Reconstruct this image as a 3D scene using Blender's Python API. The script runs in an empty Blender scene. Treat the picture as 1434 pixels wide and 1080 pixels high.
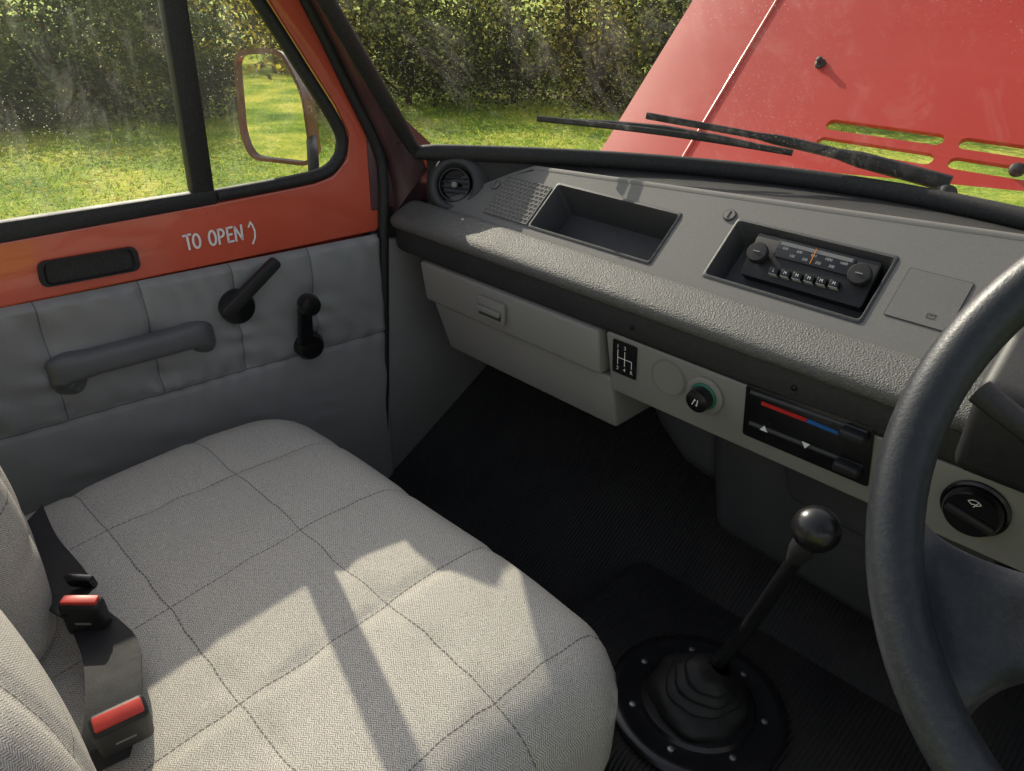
import bpy, bmesh, math, random
from mathutils import Vector as V, Matrix
random.seed(7)
ZC=1.75; FP=1043.0
R_=math.radians
COL=bpy.context.scene.collection
# ------------------------------------------------------------- camera
pit=R_(28.6); hd=R_(44.0); rho=math.atan(.0263)
hv=V((-math.sin(hd),math.cos(hd),0)); rv=V((math.cos(hd),math.sin(hd),0)); zv=V((0,0,1))
FW=hv*math.cos(pit)-zv*math.sin(pit); UP=hv*math.sin(pit)+zv*math.cos(pit)
CR=rv*math.cos(rho)+UP*math.sin(rho); CU=UP*math.cos(rho)-rv*math.sin(rho)
CAM=V((0,0,ZC))
def ray(px,py): return FW*FP+CR*(px-717)-CU*(py-540)
def hit(px,py,p0,n):
    d=ray(px,py); return CAM+d*((p0-CAM).dot(n)/d.dot(n))
def atx(px,py,x): return hit(px,py,V((x,0,0)),V((1,0,0)))
def aty(px,py,y): return hit(px,py,V((0,y,0)),V((0,1,0)))
def atz(px,py,z): return hit(px,py,V((0,0,z+ZC)),V((0,0,1)))
def proj(p):
    q=p-CAM; d=q.dot(FW); return (717+FP*q.dot(CR)/d, 540-FP*q.dot(CU)/d)
cd=bpy.data.cameras.new('camera'); co=bpy.data.objects.new('camera',cd); COL.objects.link(co)
m=Matrix((CR,CU,-FW)).transposed().to_4x4(); m.translation=CAM; co.matrix_world=m
cd.sensor_width=36; cd.lens=FP/1434*36; cd.clip_start=.02; cd.clip_end=2000
bpy.context.scene.camera=co
# ------------------------------------------------------------- world / sun
sv=V((-.645,.200,.412)).normalized()
el=math.asin(sv.z); az=math.atan2(sv.x,sv.y)
w=bpy.data.worlds.new('World'); bpy.context.scene.world=w; w.use_nodes=True
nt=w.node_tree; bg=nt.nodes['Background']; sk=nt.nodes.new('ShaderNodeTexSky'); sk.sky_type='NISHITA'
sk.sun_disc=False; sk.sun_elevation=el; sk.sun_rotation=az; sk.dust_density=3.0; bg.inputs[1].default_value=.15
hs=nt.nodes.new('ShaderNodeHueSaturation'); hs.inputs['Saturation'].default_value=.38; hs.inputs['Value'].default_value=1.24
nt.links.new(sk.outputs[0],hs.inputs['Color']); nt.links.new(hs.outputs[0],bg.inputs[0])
sl=bpy.data.lights.new('sun','SUN'); sl.energy=5.0; sl.angle=R_(.5); sl.color=(1,.92,.74)
so=bpy.data.objects.new('sun',sl); COL.objects.link(so); so.rotation_euler=sv.to_track_quat('Z','Y').to_euler()
sc=bpy.context.scene; sc.view_settings.view_transform='Standard'; sc.view_settings.look='None'; sc.view_settings.exposure=0
# ------------------------------------------------------------- materials
class N:
    def __init__(s,m): s.t=m.node_tree; s.n=s.t.nodes; s.l=s.t.links
    def new(s,ty,**k):
        n=s.n.new('ShaderNode'+ty)
        for a,b in k.items(): setattr(n,a,b)
        return n
    def set(s,sock,v):
        if isinstance(v,bpy.types.NodeSocket): s.l.new(v,sock)
        else: sock.default_value=v
    def math(s,op,a,b=None,cc=None):
        n=s.new('Math',operation=op); s.set(n.inputs[0],a)
        if b is not None: s.set(n.inputs[1],b)
        if cc is not None: s.set(n.inputs[2],cc)
        return n.outputs[0]
    def mix(s,f,a,b):
        n=s.new('Mix',data_type='RGBA'); s.set(n.inputs[0],f); s.set(n.inputs[6],a); s.set(n.inputs[7],b); return n.outputs[2]
    def ramp(s,f,st):
        n=s.new('ValToRGB'); s.l.new(f,n.inputs[0]); e=n.color_ramp.elements
        while len(e)<len(st): e.new(.5)
        for i,(p,col) in enumerate(st): e[i].position=p; e[i].color=col if len(col)==4 else (*col,1)
        return n.outputs[0]
    def noise(s,vec,sc,det=4,ro=.55,dist=0):
        n=s.new('TexNoise'); s.l.new(vec,n.inputs['Vector']); n.inputs['Scale'].default_value=sc; n.inputs['Detail'].default_value=det
        n.inputs['Roughness'].default_value=ro; n.inputs['Distortion'].default_value=dist; return n.outputs[0]
    def vor(s,vec,sc,out=0,feat='F1'):
        n=s.new('TexVoronoi',feature=feat); s.l.new(vec,n.inputs['Vector']); n.inputs['Scale'].default_value=sc; return n.outputs[out]
def base(name):
    m=bpy.data.materials.new(name); m.use_nodes=True; x=N(m); x.bs=x.n['Principled BSDF']; x.out=x.n['Material Output']
    x.obj=x.new('TexCoord').outputs['Object']; x.m=m; return x
def M(name,col,rough=.5,var=.12,vs=9,bump=0,bs=220,kind='noise',metal=0,spec=.5,coat=0,dust=0,lines=None):
    x=base(name); p=x.bs
    n1=x.noise(x.obj,vs,4,.6)
    k=tuple(v*(1-var) for v in col[:3])+(1,); k2=tuple(min(1,v*(1+var)) for v in col[:3])+(1,)
    cc=x.ramp(n1,[(.3,k),(.7,k2)])
    if dust:
        n2=x.noise(x.obj,190,4,.75); f=x.ramp(n2,[(.46,(0,0,0)),(.80,(dust,dust,dust))])
        cc=x.mix(f,cc,(.40,.37,.33,1))
    x.cc=cc
    if lines: cc=lines(x,cc)
    x.l.new(cc,p.inputs['Base Color'])
    x.l.new(x.math('MULTIPLY_ADD',n1,.25,rough-.12),p.inputs['Roughness'])
    p.inputs['Metallic'].default_value=metal; p.inputs['Specular IOR Level'].default_value=spec; p.inputs['Coat Weight'].default_value=coat
    p.inputs['Coat Roughness'].default_value=.05
    if bump:
        b=x.new('Bump'); b.inputs['Strength'].default_value=bump; b.inputs['Distance'].default_value=.0012
        t=x.noise(x.obj,bs,3,.6) if kind=='noise' else x.vor(x.obj,bs,0,'SMOOTH_F1')
        x.l.new(t,b.inputs['Height']); x.l.new(b.outputs[0],p.inputs['Normal'])
    return x.m
mt={}
mt['red']=M('red_paint',(.64,.105,.058,1),.24,.06,5,.04,30,coat=1.0,dust=.05)
mt['bonnet']=M('bonnet_paint',(.50,.040,.026,1),.42,.05,3,.03,25,spec=.35,coat=.06,dust=.03)
mt['shaded_red']=M('pillar_shaded_red',(.085,.045,.05,1),.3,.2,6,coat=.5)  # red body paint with the pillar's shade put into the colour
mt['mirrorframe']=M('mirror_frame_paint',(.10,.03,.025,1),.4,.2,20,coat=.3)
mt['rubber']=M('black_rubber',(.013,.013,.014,1),.62,.2,20,.2,300,dust=.07)
mt['boot']=M('gaiter_rubber',(.011,.011,.012,1),.6,.2,20,.2,300,spec=.4,dust=.02)
mt['blackp']=M('black_plastic',(.016,.016,.018,1),.5,.15,15,.15,600,spec=.4,dust=.03)
mt['cover']=M('heater_cover_plastic',(.034,.035,.038,1),.5,.15,7,.2,500,dust=.03)
mt['gloss']=M('gloss_black',(.010,.010,.011,1),.24,.2,10)
mt['pad']=M('dash_vinyl',(.100,.098,.093,1),.58,.12,7,1.0,500,'vor',spec=.45,dust=.2)
mt['panel']=M('dash_panel_plastic',(.158,.154,.146,1),.66,.05,6,.25,1000,'vor',spec=.35,dust=.10)
mt['lid']=M('lid_plastic',(.145,.142,.136,1),.66,.05,8,.25,1000,'vor',spec=.35,dust=.08)
mt['darkp']=M('dash_dark_plastic',(.040,.041,.044,1),.58,.12,8,.3,700,'vor',dust=.06)
mt['face']=M('bolster_face_vinyl',(.020,.020,.022,1),.55,.15,8,.4,600,'vor',dust=.05)
mt['topc']=M('dash_top_black',(.016,.016,.017,1),.65,.2,10,.2,500,dust=.08)
mt['grey']=M('grey_plastic',(.235,.226,.210,1),.55,.05,6,.2,900,'vor',dust=.05)
mt['kick']=M('grey_kick_plastic',(.20,.195,.187,1),.55,.1,6,.2,600,dust=.1)
mt['pull']=M('pull_plastic',(.110,.112,.117,1),.48,.1,12,.25,600,dust=.05)
mt['white']=M('white_paint_marks',(.85,.85,.83,1),.6,.04,60)
mt['numeral']=M('dial_numerals',(.5,.5,.48,1),.6,.04,60)
mt['redmark']=M('red_marking',(.55,.02,.02,1),.4); mt['bluemark']=M('blue_marking',(.02,.12,.4,1),.4)
mt['green']=M('green_ring',(.02,.16,.11,1),.35); mt['orange']=M('orange_needle',(.8,.25,.02,1),.4)
mt['redbtn']=M('red_button',(.58,.05,.035,1),.45,.1,40)
mt['steel']=M('steel',(.32,.32,.32,1),.45,.1,60,metal=1)
mt['web']=M('webbing',(.014,.014,.016,1),.75,.2,60,.6,900)
mt['wheel']=M('wheel_polyurethane',(.018,.021,.027,1),.40,.3,7,.2,450,spec=.38,dust=.05)
mt['dial']=M('dial_face',(.03,.03,.032,1),.15,.1,30)
mt['dialscale']=M('dial_scale_plate',(.22,.22,.215,1),.3,.1,30)
mt['bark']=M('bark',(.06,.045,.03,1),.9,.35,20)
x=base('ribbed_mat'); n=x.new('TexWave'); x.l.new(x.obj,n.inputs[0]); n.inputs['Scale'].default_value=42; n.bands_direction='X'
x.l.new(x.ramp(x.noise(x.obj,5,4,.7),[(.35,(.009,.009,.010)),(.75,(.024,.023,.021))]),x.bs.inputs['Base Color']); x.bs.inputs['Roughness'].default_value=.7
x.bs.inputs['Specular IOR Level'].default_value=.4
b=x.new('Bump'); b.inputs['Strength'].default_value=.8; b.inputs['Distance'].default_value=.003; x.l.new(n.outputs[0],b.inputs['Height']); x.l.new(b.outputs[0],x.bs.inputs['Normal']); mt['mat']=x.m
x=base('mirror_glass'); x.bs.inputs['Metallic'].default_value=1; x.bs.inputs['Base Color'].default_value=(.92,.92,.9,1); x.bs.inputs['Roughness'].default_value=.015; mt['mirror']=x.m
def glass(name,stretch,amt,basehaze):
    x=base(name); x.n.remove(x.bs)
    tr=x.new('BsdfTransparent'); tr.inputs[0].default_value=(.97,.98,.96,1); gl=x.new('BsdfGlossy'); gl.inputs['Roughness'].default_value=.01
    tl=x.new('BsdfTranslucent'); tl.inputs[0].default_value=(.85,.83,.76,1)
    lw=x.new('LayerWeight'); lw.inputs[0].default_value=.5
    fr=x.math('MULTIPLY_ADD',x.math('POWER',lw.outputs['Facing'],5.),.6,.025)
    mp=x.new('Mapping'); x.l.new(x.obj,mp.inputs[0]); mp.inputs['Scale'].default_value=stretch
    a=x.noise(mp.outputs[0],7,6,.82,.5); b=x.ramp(a,[(.50,(.0,.0,.0)),(.66,(amt*.4,amt*.4,amt*.4)),(.85,(amt*1.6,amt*1.6,amt*1.6))])
    sp=x.vor(x.obj,190); s2=x.ramp(sp,[(.07,(.5,.5,.5)),(.18,(0,0,0))])
    nn=x.noise(x.obj,5,3,.6); s3=x.ramp(nn,[(.44,(0,0,0)),(.60,(1,1,1))])
    f=x.math('ADD',x.math('ADD',b,basehaze),x.math('MULTIPLY',x.math('MULTIPLY',s2,s3),amt*7))
    m1=x.new('MixShader'); x.l.new(f,m1.inputs[0]); x.l.new(tr.outputs[0],m1.inputs[1]); x.l.new(tl.outputs[0],m1.inputs[2])
    m2=x.new('MixShader'); x.l.new(fr,m2.inputs[0]); x.l.new(m1.outputs[0],m2.inputs[1]); x.l.new(gl.outputs[0],m2.inputs[2])
    x.l.new(m2.outputs[0],x.out.inputs[0]); return x.m
mt['glass']=glass('door_window_glass',(1,2.6,.7),.11,.016); mt['screen']=glass('windscreen_glass',(2.0,.9,.9),.085,.004)
def fabric(name,c0=0,c1=0,seams=True,sp=.2,ax=('X','Y'),k=.82):
    x=base(name); s=x.new('SeparateXYZ'); x.l.new(x.obj,s.inputs[0]); X=s.outputs[ax[0]]; Y=s.outputs[ax[1]]
    zz=x.math('PINGPONG',X,.0062*k); d=x.math('DIVIDE',x.math('ADD',zz,Y),.0040*k)
    fr=x.math('FRACT',d); th=x.math('MULTIPLY',x.math('ABSOLUTE',x.math('SUBTRACT',fr,.5)),2.)
    n1=x.noise(x.obj,600,2,.8); n2=x.noise(x.obj,5,4,.5); n3=x.noise(x.obj,1.8,3,.5)
    f=x.math('ADD',x.math('MULTIPLY',th,.38),x.math('MULTIPLY',n1,.76))
    col=x.ramp(f,[(.34,(.135,.127,.116)),(.80,(.80,.755,.68))])
    col=x.mix(x.math('MULTIPLY',n2,.25),col,(.43,.405,.365,1))
    col=x.mix(x.ramp(n3,[(.50,(0,0,0)),(.75,(.3,.3,.3))]),col,(.28,.25,.21,1))
    if seams:
        wob=x.math('MULTIPLY',x.math('SUBTRACT',x.noise(x.obj,6,3),.5),.026)
        def line(A,off,B):
            dd=x.math('PINGPONG',x.math('ADD',x.math('ADD',A,off),wob),sp/2)
            ln=x.math('LESS_THAN',dd,.0010)
            dash=x.math('LESS_THAN',x.math('FRACT',x.math('DIVIDE',B,.008)),.65)
            return x.math('MULTIPLY',ln,x.math('MULTIPLY_ADD',dash,.45,.25))
        l=x.math('MAXIMUM',line(X,c0,Y),line(Y,c1,X))
        col=x.mix(l,col,(.045,.045,.047,1))
    x.l.new(col,x.bs.inputs['Base Color']); x.bs.inputs['Roughness'].default_value=.95; x.bs.inputs['Specular IOR Level'].default_value=.1
    b=x.new('Bump'); b.inputs['Strength'].default_value=.4; b.inputs['Distance'].default_value=.0008; x.l.new(f,b.inputs['Height']); x.l.new(b.outputs[0],x.bs.inputs['Normal'])
    return x.m
def leafmat(name,cols,tr=.45):
    x=base(name); x.n.remove(x.bs); g=x.new('NewGeometry')
    col=x.ramp(g.outputs['Random Per Island'],[(i/max(1,len(cols)-1),k) for i,k in enumerate(cols)])
    d=x.new('BsdfDiffuse'); t=x.new('BsdfTranslucent'); x.l.new(col,d.inputs[0]); x.l.new(col,t.inputs[0])
    m=x.new('MixShader'); m.inputs[0].default_value=tr; x.l.new(d.outputs[0],m.inputs[1]); x.l.new(t.outputs[0],m.inputs[2]); x.l.new(m.outputs[0],x.out.inputs[0]); return x.m
mt['holly']=leafmat('dark_leaves',[(.015,.030,.012),(.032,.058,.022),(.055,.09,.034),(.16,.20,.09)],.3)
mt['yellow']=leafmat('yellow_leaves',[(.07,.07,.018),(.26,.22,.025),(.66,.54,.06)],.5)
mt['brown']=leafmat('brown_leaves',[(.030,.028,.013),(.085,.075,.034),(.15,.135,.055),(.40,.34,.11)],.4)
mt['olive']=leafmat('olive_leaves',[(.020,.028,.012),(.055,.070,.026),(.11,.125,.042),(.32,.32,.09)],.4)
mt['blade']=leafmat('grass_blades',[(.15,.26,.03),(.32,.45,.05),(.60,.64,.10)],.5)
mt['fallen']=leafmat('fallen_leaves',[(.55,.48,.06),(.45,.36,.06),(.66,.60,.14)],.3)
x=base('lawn'); n1=x.noise(x.obj,.7,5,.65); n2=x.noise(x.obj,14,4,.7)
col=x.ramp(n1,[(.34,(.10,.18,.022)),(.48,(.30,.40,.05)),(.60,(.64,.62,.11))]); col=x.mix(x.math('MULTIPLY',n2,.45),col,(.08,.15,.018,1))
x.l.new(col,x.bs.inputs['Base Color']); x.bs.inputs['Roughness'].default_value=.9; x.bs.inputs['Specular IOR Level'].default_value=.1
b=x.new('Bump'); b.inputs['Strength'].default_value=1; b.inputs['Distance'].default_value=.05; x.l.new(n2,b.inputs['Height']); x.l.new(b.outputs[0],x.bs.inputs['Normal']); mt['lawn']=x.m
# ------------------------------------------------------------- mesh helpers
class G:
    def __init__(s): s.v=[]; s.f=[]
    def add(s,v,f):
        o=len(s.v); s.v+= [V(p) for p in v]; s.f+=[tuple(i+o for i in q) for q in f]; return s
    def prism(s,pts,vec):
        n=len(pts); vec=V(vec); pts=[V(p) for p in pts]
        s.add(pts+[p+vec for p in pts],[tuple(range(n)),tuple(range(2*n-1,n-1,-1))]+[(i,(i+1)%n,n+(i+1)%n,n+i) for i in range(n)]); return s
    def box(s,a,b):
        x0,y0,z0=a; x1,y1,z1=b
        return s.prism([(x0,y0,z0),(x1,y0,z0),(x1,y1,z0),(x0,y1,z0)],(0,0,z1-z0))
    def obox(s,ctr,ax,ay,az,w,h,d):
        ctr=V(ctr); ax=V(ax).normalized(); ay=V(ay).normalized(); az=V(az).normalized()
        return s.prism([ctr+ax*(i*w/2)+ay*(j*h/2) for i,j in((-1,-1),(1,-1),(1,1),(-1,1))],az*d)
    def tube(s,path,rad,n=12,flat=1,updir=None,caps=True,sq=1.0):
        path=[V(p) for p in path]; k=len(path); rad=rad if isinstance(rad,(list,tuple)) else [rad]*k
        ref=V(updir) if updir else V((.13,.21,.97)); vs=[]
        for i,p in enumerate(path):
            t=(path[min(i+1,k-1)]-path[max(i-1,0)]).normalized()
            a=ref-t*ref.dot(t)
            if a.length<1e-4: a=V((1,0,0))-t*t.x
            a.normalize(); bb=t.cross(a)
            for j in range(n):
                q=2*math.pi*j/n; cq_,sq_=math.cos(q),math.sin(q)
                cq_=math.copysign(abs(cq_)**sq,cq_); sq_=math.copysign(abs(sq_)**sq,sq_)
                vs.append(p+a*(rad[i]*cq_)+bb*(rad[i]*flat*sq_))
        fs=[(i*n+j,i*n+(j+1)%n,(i+1)*n+(j+1)%n,(i+1)*n+j) for i in range(k-1) for j in range(n)]
        if caps: fs+=[tuple(range(n-1,-1,-1)),tuple(range((k-1)*n,k*n))]
        s.add(vs,fs); return s
    def lathe(s,o,ax,prof,n=32,cap=True):
        o=V(o); ax=V(ax).normalized(); a=ax.orthogonal().normalized(); bb=ax.cross(a); vs=[]
        for r,h in prof:
            for j in range(n):
                q=2*math.pi*j/n; vs.append(o+ax*h+(a*math.cos(q)+bb*math.sin(q))*max(r,1e-5))
        k=len(prof); fs=[(i*n+j,i*n+(j+1)%n,(i+1)*n+(j+1)%n,(i+1)*n+j) for i in range(k-1) for j in range(n)]
        if cap: fs+=[tuple(range(n-1,-1,-1)),tuple(range((k-1)*n,k*n))]
        s.add(vs,fs); return s
    def grid(s,rows):
        n=len(rows[0]); s.add([p for r in rows for p in r],[(i*n+j,i*n+j+1,(i+1)*n+j+1,(i+1)*n+j) for i in range(len(rows)-1) for j in range(n-1)]); return s
    def strokes(s,lines,fr,wd,d=.001):
        for ln in lines:
            for (x0,y0),(x1,y1) in zip(ln[:-1],ln[1:]):
                L=math.hypot(x1-x0,y1-y0) or 1; ux,uy=(x1-x0)/L,(y1-y0)/L; e=wd*.4
                x0_,y0_,x1_,y1_=x0-ux*e,y0-uy*e,x1+ux*e,y1+uy*e; nx,ny=-uy*wd/2,ux*wd/2
                s.add([fr(x0_+nx,y0_+ny,d),fr(x0_-nx,y0_-ny,d),fr(x1_-nx,y1_-ny,d),fr(x1_+nx,y1_+ny,d)],[(0,1,2,3)])
                d+=.00002
        return s
def rpoly(pts,r,n=5):
    pts=[V(p) for p in pts]; out=[]; k=len(pts)
    for i,p in enumerate(pts):
        a=pts[i-1]-p; b=pts[(i+1)%k]-p; rr=min(r,a.length*.49,b.length*.49); A=p+a.normalized()*rr; B=p+b.normalized()*rr
        for j in range(n+1):
            t=j/n; out.append(A*(1-t)**2+p*(2*t*(1-t))+B*t*t)
    return out
def spline(pts,n=8):
    pts=[V(p) for p in pts]; out=[]; k=len(pts)
    for i in range(k-1):
        p0=pts[max(i-1,0)];p1=pts[i];p2=pts[i+1];p3=pts[min(i+2,k-1)]
        for j in range(n):
            t=j/n; out.append(.5*((2*p1)+(p2-p0)*t+(2*p0-5*p1+4*p2-p3)*t*t+(3*p1-p0-3*p2+p3)*t**3))
    return out+[pts[-1]]
def par(o,p):
    if p: o.parent=p; o.matrix_parent_inverse=Matrix.Translation(-p.location)
def mk(name,g,mat,parent=None,bevel=0,seg=2,ang=38,label=None):
    mn=V([min(p[i] for p in g.v) for i in range(3)]); mx=V([max(p[i] for p in g.v) for i in range(3)]); ctr=(mn+mx)/2
    bm=bmesh.new(); vs=[bm.verts.new(p-ctr) for p in g.v]
    for f in g.f:
        try: bm.faces.new([vs[i] for i in f])
        except ValueError: pass
    bmesh.ops.recalc_face_normals(bm,faces=bm.faces)
    if bevel:
        ed=[e for e in bm.edges if len(e.link_faces)==2 and e.calc_face_angle(0)>R_(28)]
        bmesh.ops.bevel(bm,geom=ed,offset=bevel,segments=seg,profile=.5,affect='EDGES',clamp_overlap=True)
    for f in bm.faces: f.smooth=True
    for e in bm.edges:
        if len(e.link_faces)==2 and e.calc_face_angle(0)>R_(ang): e.smooth=False
    me=bpy.data.meshes.new(name); bm.to_mesh(me); bm.free(); me.materials.append(mat if not isinstance(mat,str) else mt[mat])
    o=bpy.data.objects.new(name,me); COL.objects.link(o); o.location=ctr; par(o,parent)
    if label: o['label']=label
    return o
def thing(name,label,cat,loc,group=None):
    o=bpy.data.objects.new(name,None); COL.objects.link(o); o.location=V(loc); o.empty_display_size=.05; o['label']=label; o['category']=cat
    if group: o['group']=group
    return o
def tag(o,label=None,cat=None,group=None,kind=None):
    for k,v in (('label',label),('category',cat),('group',group),('kind',kind)):
        if v: o[k]=v
    return o
def text(name,s,o,ax,ay,size,mat,parent,al='CENTER',off=.001):
    cu=bpy.data.curves.new('t','FONT'); cu.body=s; cu.size=size; cu.align_x=al; cu.align_y='CENTER'
    ob=bpy.data.objects.new('t',cu); COL.objects.link(ob); bpy.context.view_layer.update()
    me=bpy.data.meshes.new_from_object(ob.evaluated_get(bpy.context.evaluated_depsgraph_get()))
    ax=V(ax).normalized(); ay=V(ay).normalized(); nn=ax.cross(ay); o=V(o)+nn*off
    g=G(); g.add([o+ax*v.co.x+ay*v.co.y for v in me.vertices],[tuple(p.vertices) for p in me.polygons])
    bpy.data.objects.remove(ob); return mk(name,g,mat,parent)
def W(x,y,z): return V((x,y,z+ZC))
def arc(cx,cy,rx,ry,a0,a1,n=14): return [(cx+rx*math.cos(R_(a0+(a1-a0)*i/n)),cy+ry*math.sin(R_(a0+(a1-a0)*i/n))) for i in range(n+1)]
# ============================================================= VAN CAB
def wbase(x): return 1.31-.35*abs((x+.36)/.86)**1.8
def wz(x): return -.29-.02*((x+.36)/.86)**2
def wtop(x): return (-.36+(x+.36)*.88,wbase(x)-.46,.28)
cab=thing('van_cab','coral red van cab shell with curved windscreen, black pillar seal and black floor','van',W(-.4,.9,-1.14))
xs=[-1.21+1.70*i/48 for i in range(49)]
rows=[]
for j in range(9):
    t=j/8; rows.append([W(*(V((x,wbase(x),wz(x)))*(1-t)+V(wtop(x))*t)) for x in xs])
mk('windscreen',G().grid(rows),'screen',cab)
bl=[W(x,wbase(x)-.012,wz(x)+.002) for x in xs]
lft=[W(*(V((-1.21,wbase(-1.21)-.008,wz(-1.21)))*(1-t)+V(wtop(-1.21))*t)) for t in [1-i/10 for i in range(10)]]
rgt=[W(*(V((.49,wbase(.49)-.008,wz(.49)))*(1-t)+V(wtop(.49))*t)) for t in [i/10 for i in range(1,11)]]
mk('windscreen_seal',G().tube(lft+bl+rgt,.016,12,.6),'rubber',cab)
g=G(); rows=[[W(x,wbase(x)+.005,wz(x)-.015) for x in xs],[W(x,wbase(x)+.05,wz(x)-.085) for x in xs],[W(x,max(wbase(x)+.12,1.36),-.46) for x in xs]]
mk('scuttle_panel',g.grid(rows),'red',cab)
DP=W(-1.25,.88,0); DA=V((.1015,1,0)).normalized(); DN=V((1,-.1015,0)).normalized()
def D(px,py,off=0): return hit(px,py,DP+DN*off,DN)
def DY(y,z,off=0): return W(-1.25+.1015*(y-.88),y,z)+DN*off
ed=[(300,-260),(345,-170),(432,0),(487,110),(540,222),(551,260),(553,300)]
ws=[1.15,.93,.5,.24,.03,-.02,-.06]
rows=[]
for (px,py),t in zip(ed,ws):
    A=D(px,py,.004); B=W(*(V((-1.205,wbase(-1.21)-.005,wz(-1.21)))*(1-t)+V(wtop(-1.21))*t))
    mid=(A+B)/2+V((.022,-.022,.008)); rows.append([A-DN*.03,A]+[A*(1-u)**2+mid*(2*u*(1-u))+B*u*u for u in (.15,.3,.5,.7,.85)]+[B])
mk('windscreen_pillar',G().grid(rows),'shaded_red',cab)
mk('added_pillar_gap_plate',G().prism([W(-1.262,.87,-.42),W(-1.262,1.07,-.42),W(-1.262,1.03,-.305),W(-1.262,.965,-.25),W(-1.262,.87,-.25)],(.016,0,0)),'shaded_red',cab,.004)  # plate added to block sun leaking in at the pillar base
mk('door_aperture_seal',G().tube(spline([D(318,-200,.006),D(428,0,.006),D(482,110,.006),D(527,205,.006),D(536,250,.006),D(537,330,.006),D(538,480,.006),D(539,660,.006),D(540,760,.006)],8),.011,10),'rubber',cab)
kp=[atx(540,335,-1.238),atx(600,335,-1.225),atx(640,440,-1.225),atx(700,505,-1.22),atx(682,527,-1.22),atx(560,655,-1.238),atx(543,662,-1.238)]
mk('kick_panel',G().prism(kp,(-.02,0,0)),'kick',cab,.004)
mk('side_panel',G().prism([W(-1.262,.875,-1.14),W(-1.262,1.34,-1.14),W(-1.262,1.34,-.40),W(-1.262,.98,-.424),W(-1.262,.875,-.424)],(-.03,0,0)),'darkp',cab,.003)
mk('side_panel',G().box(W(.53,.1,-1.14),W(.56,1.3,-.42)),'kick',cab,.01)
mk('front_wing',G().prism([W(-1.31,.87,-1.35),W(-1.31,1.75,-1.35),W(-1.31,1.75,-.50),W(-1.31,1.42,-.42),W(-1.31,.90,-.36)],(.015,0,0)),'red',cab,.006)
def toe(y): return -1.05+.665*(y-.89)
fx0,fx1=-1.30,.55
g=G().grid([[W(fx0,-.6,-1.14),W(fx1,-.6,-1.14)],[W(fx0,.74,-1.14),W(fx1,.74,-1.14)],[W(fx0,.78,-1.12),W(fx1,.78,-1.12)],[W(fx0,1.27,toe(1.27)),W(fx1,1.27,toe(1.27))]])
mk('floor_mat',g,'mat',cab)
mk('bulkhead',G().box(W(-1.28,1.24,-.95),W(.55,1.26,-.40)),'rubber',cab)
mk('engine_cover',G().prism([W(-.66,.60,-1.14),W(-.60,.60,-.985),W(-.02,.60,-.985),W(.04,.60,-1.14)],(0,.62,0)),'mat',cab,.035,4)
mk('seat_box',G().box(W(-1.2,-.1,-1.139),W(-.34,.50,-.86)),'blackp',cab,.01)
# ============================================================= PASSENGER DOOR
door=thing('passenger_door','coral red passenger door with quilted grey vinyl trim and hand painted words','door',DY(.4,-1.15))
E=[(250,-190),(376,0),(470,148),(489,188),(486,222),(466,246),(440,256),(300,284),(0,338),(-300,392)]
poly=[D(*p) for p in E]+[D(-300,497),D(0,434),D(528,324),D(533,318),D(529,215),D(424,0),D(322,-190)]
mk('door_frame',G().prism(poly,-DN*.04),'red',door,.008,4)
mk('door_skin',G().prism([DY(-.3,-.40,-.05),DY(.90,-.37,-.05),DY(.90,-1.15,-.05),DY(-.3,-1.15,-.05)],-DN*.02),'red',door,.008)
yt0,yt1=-.28,.880; zt=-.468; zs=-.683; zb=-1.12
sy=[D(68,500).y,D(200,430).y,D(330,440).y,D(436,420).y]
rows=[]; nz=100; ny=260
for i in range(nz+1):
    z=zt+(zb-zt)*(i/nz); row=[]
    for j in range(ny+1):
        y=yt0+(yt1-yt0)*j/ny
        sv_=min(abs(y-q) for q in sy)
        ds=abs(z-zs); o=.014
        if z>zs-.001: ds=min([ds,sv_,abs(z-zt)*1.2,abs(y-yt1)])
        else: ds=min(ds,abs(y-yt1))
        o+=.0045*(1-math.exp(-(ds/.014)))-.002*math.exp(-(ds/.004)**2)
        up=(1 if z>zs else .3)
        o+=.0020*math.sin(31*y+9*z+2*math.sin(23*z))*math.exp(-ds/.06)*up
        o+=.0032*math.sin(135*y+25*z+3*math.sin(13*y)+2*math.sin(40*z))*math.exp(-min(abs(z-zs),abs(z-zt))/.030)*up
        o+=.0032*math.sin(110*z+20*y+2*math.sin(31*z))*math.exp(-sv_/.030)*up
        o+=.0022*math.sin(60*(y+1.3*z)+4*math.sin(9*y))*math.exp(-((abs(z-zs)-.07)/.06)**2)*up
        if i==0 or j==ny: o=.002
        row.append(DY(y,z,o))
    rows.append(row)
cy_=(yt0+yt1)/2; cz_=(zt+zb)/2
def trimlines(x,cc):
    s=x.new('SeparateXYZ'); x.l.new(x.obj,s.inputs[0]); Y=s.outputs['Y']; Z=s.outputs['Z']
    up=x.math('GREATER_THAN',Z,zs-cz_); tot=x.math('LESS_THAN',x.math('ABSOLUTE',x.math('SUBTRACT',Z,zs-cz_)),.0013)
    for q in sy:
        l=x.math('LESS_THAN',x.math('ABSOLUTE',x.math('SUBTRACT',Y,q-cy_)),.0013); tot=x.math('MAXIMUM',tot,x.math('MULTIPLY',l,up))
    return x.mix(x.math('MULTIPLY',tot,.65),cc,(.05,.05,.053,1))
mt['vinyl']=M('door_vinyl',(.25,.25,.25,1),.46,.07,5,.3,600,'vor',dust=.04,lines=trimlines)
mk('trim_panel',G().grid(rows),'vinyl',door,ang=80)
mk('window_glass',G().add([D(-300,-260,-.016),D(188,-260,-.016),D(276,285,-.016),D(-300,383,-.016)],[(0,1,2,3)]),'glass',door)
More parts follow.
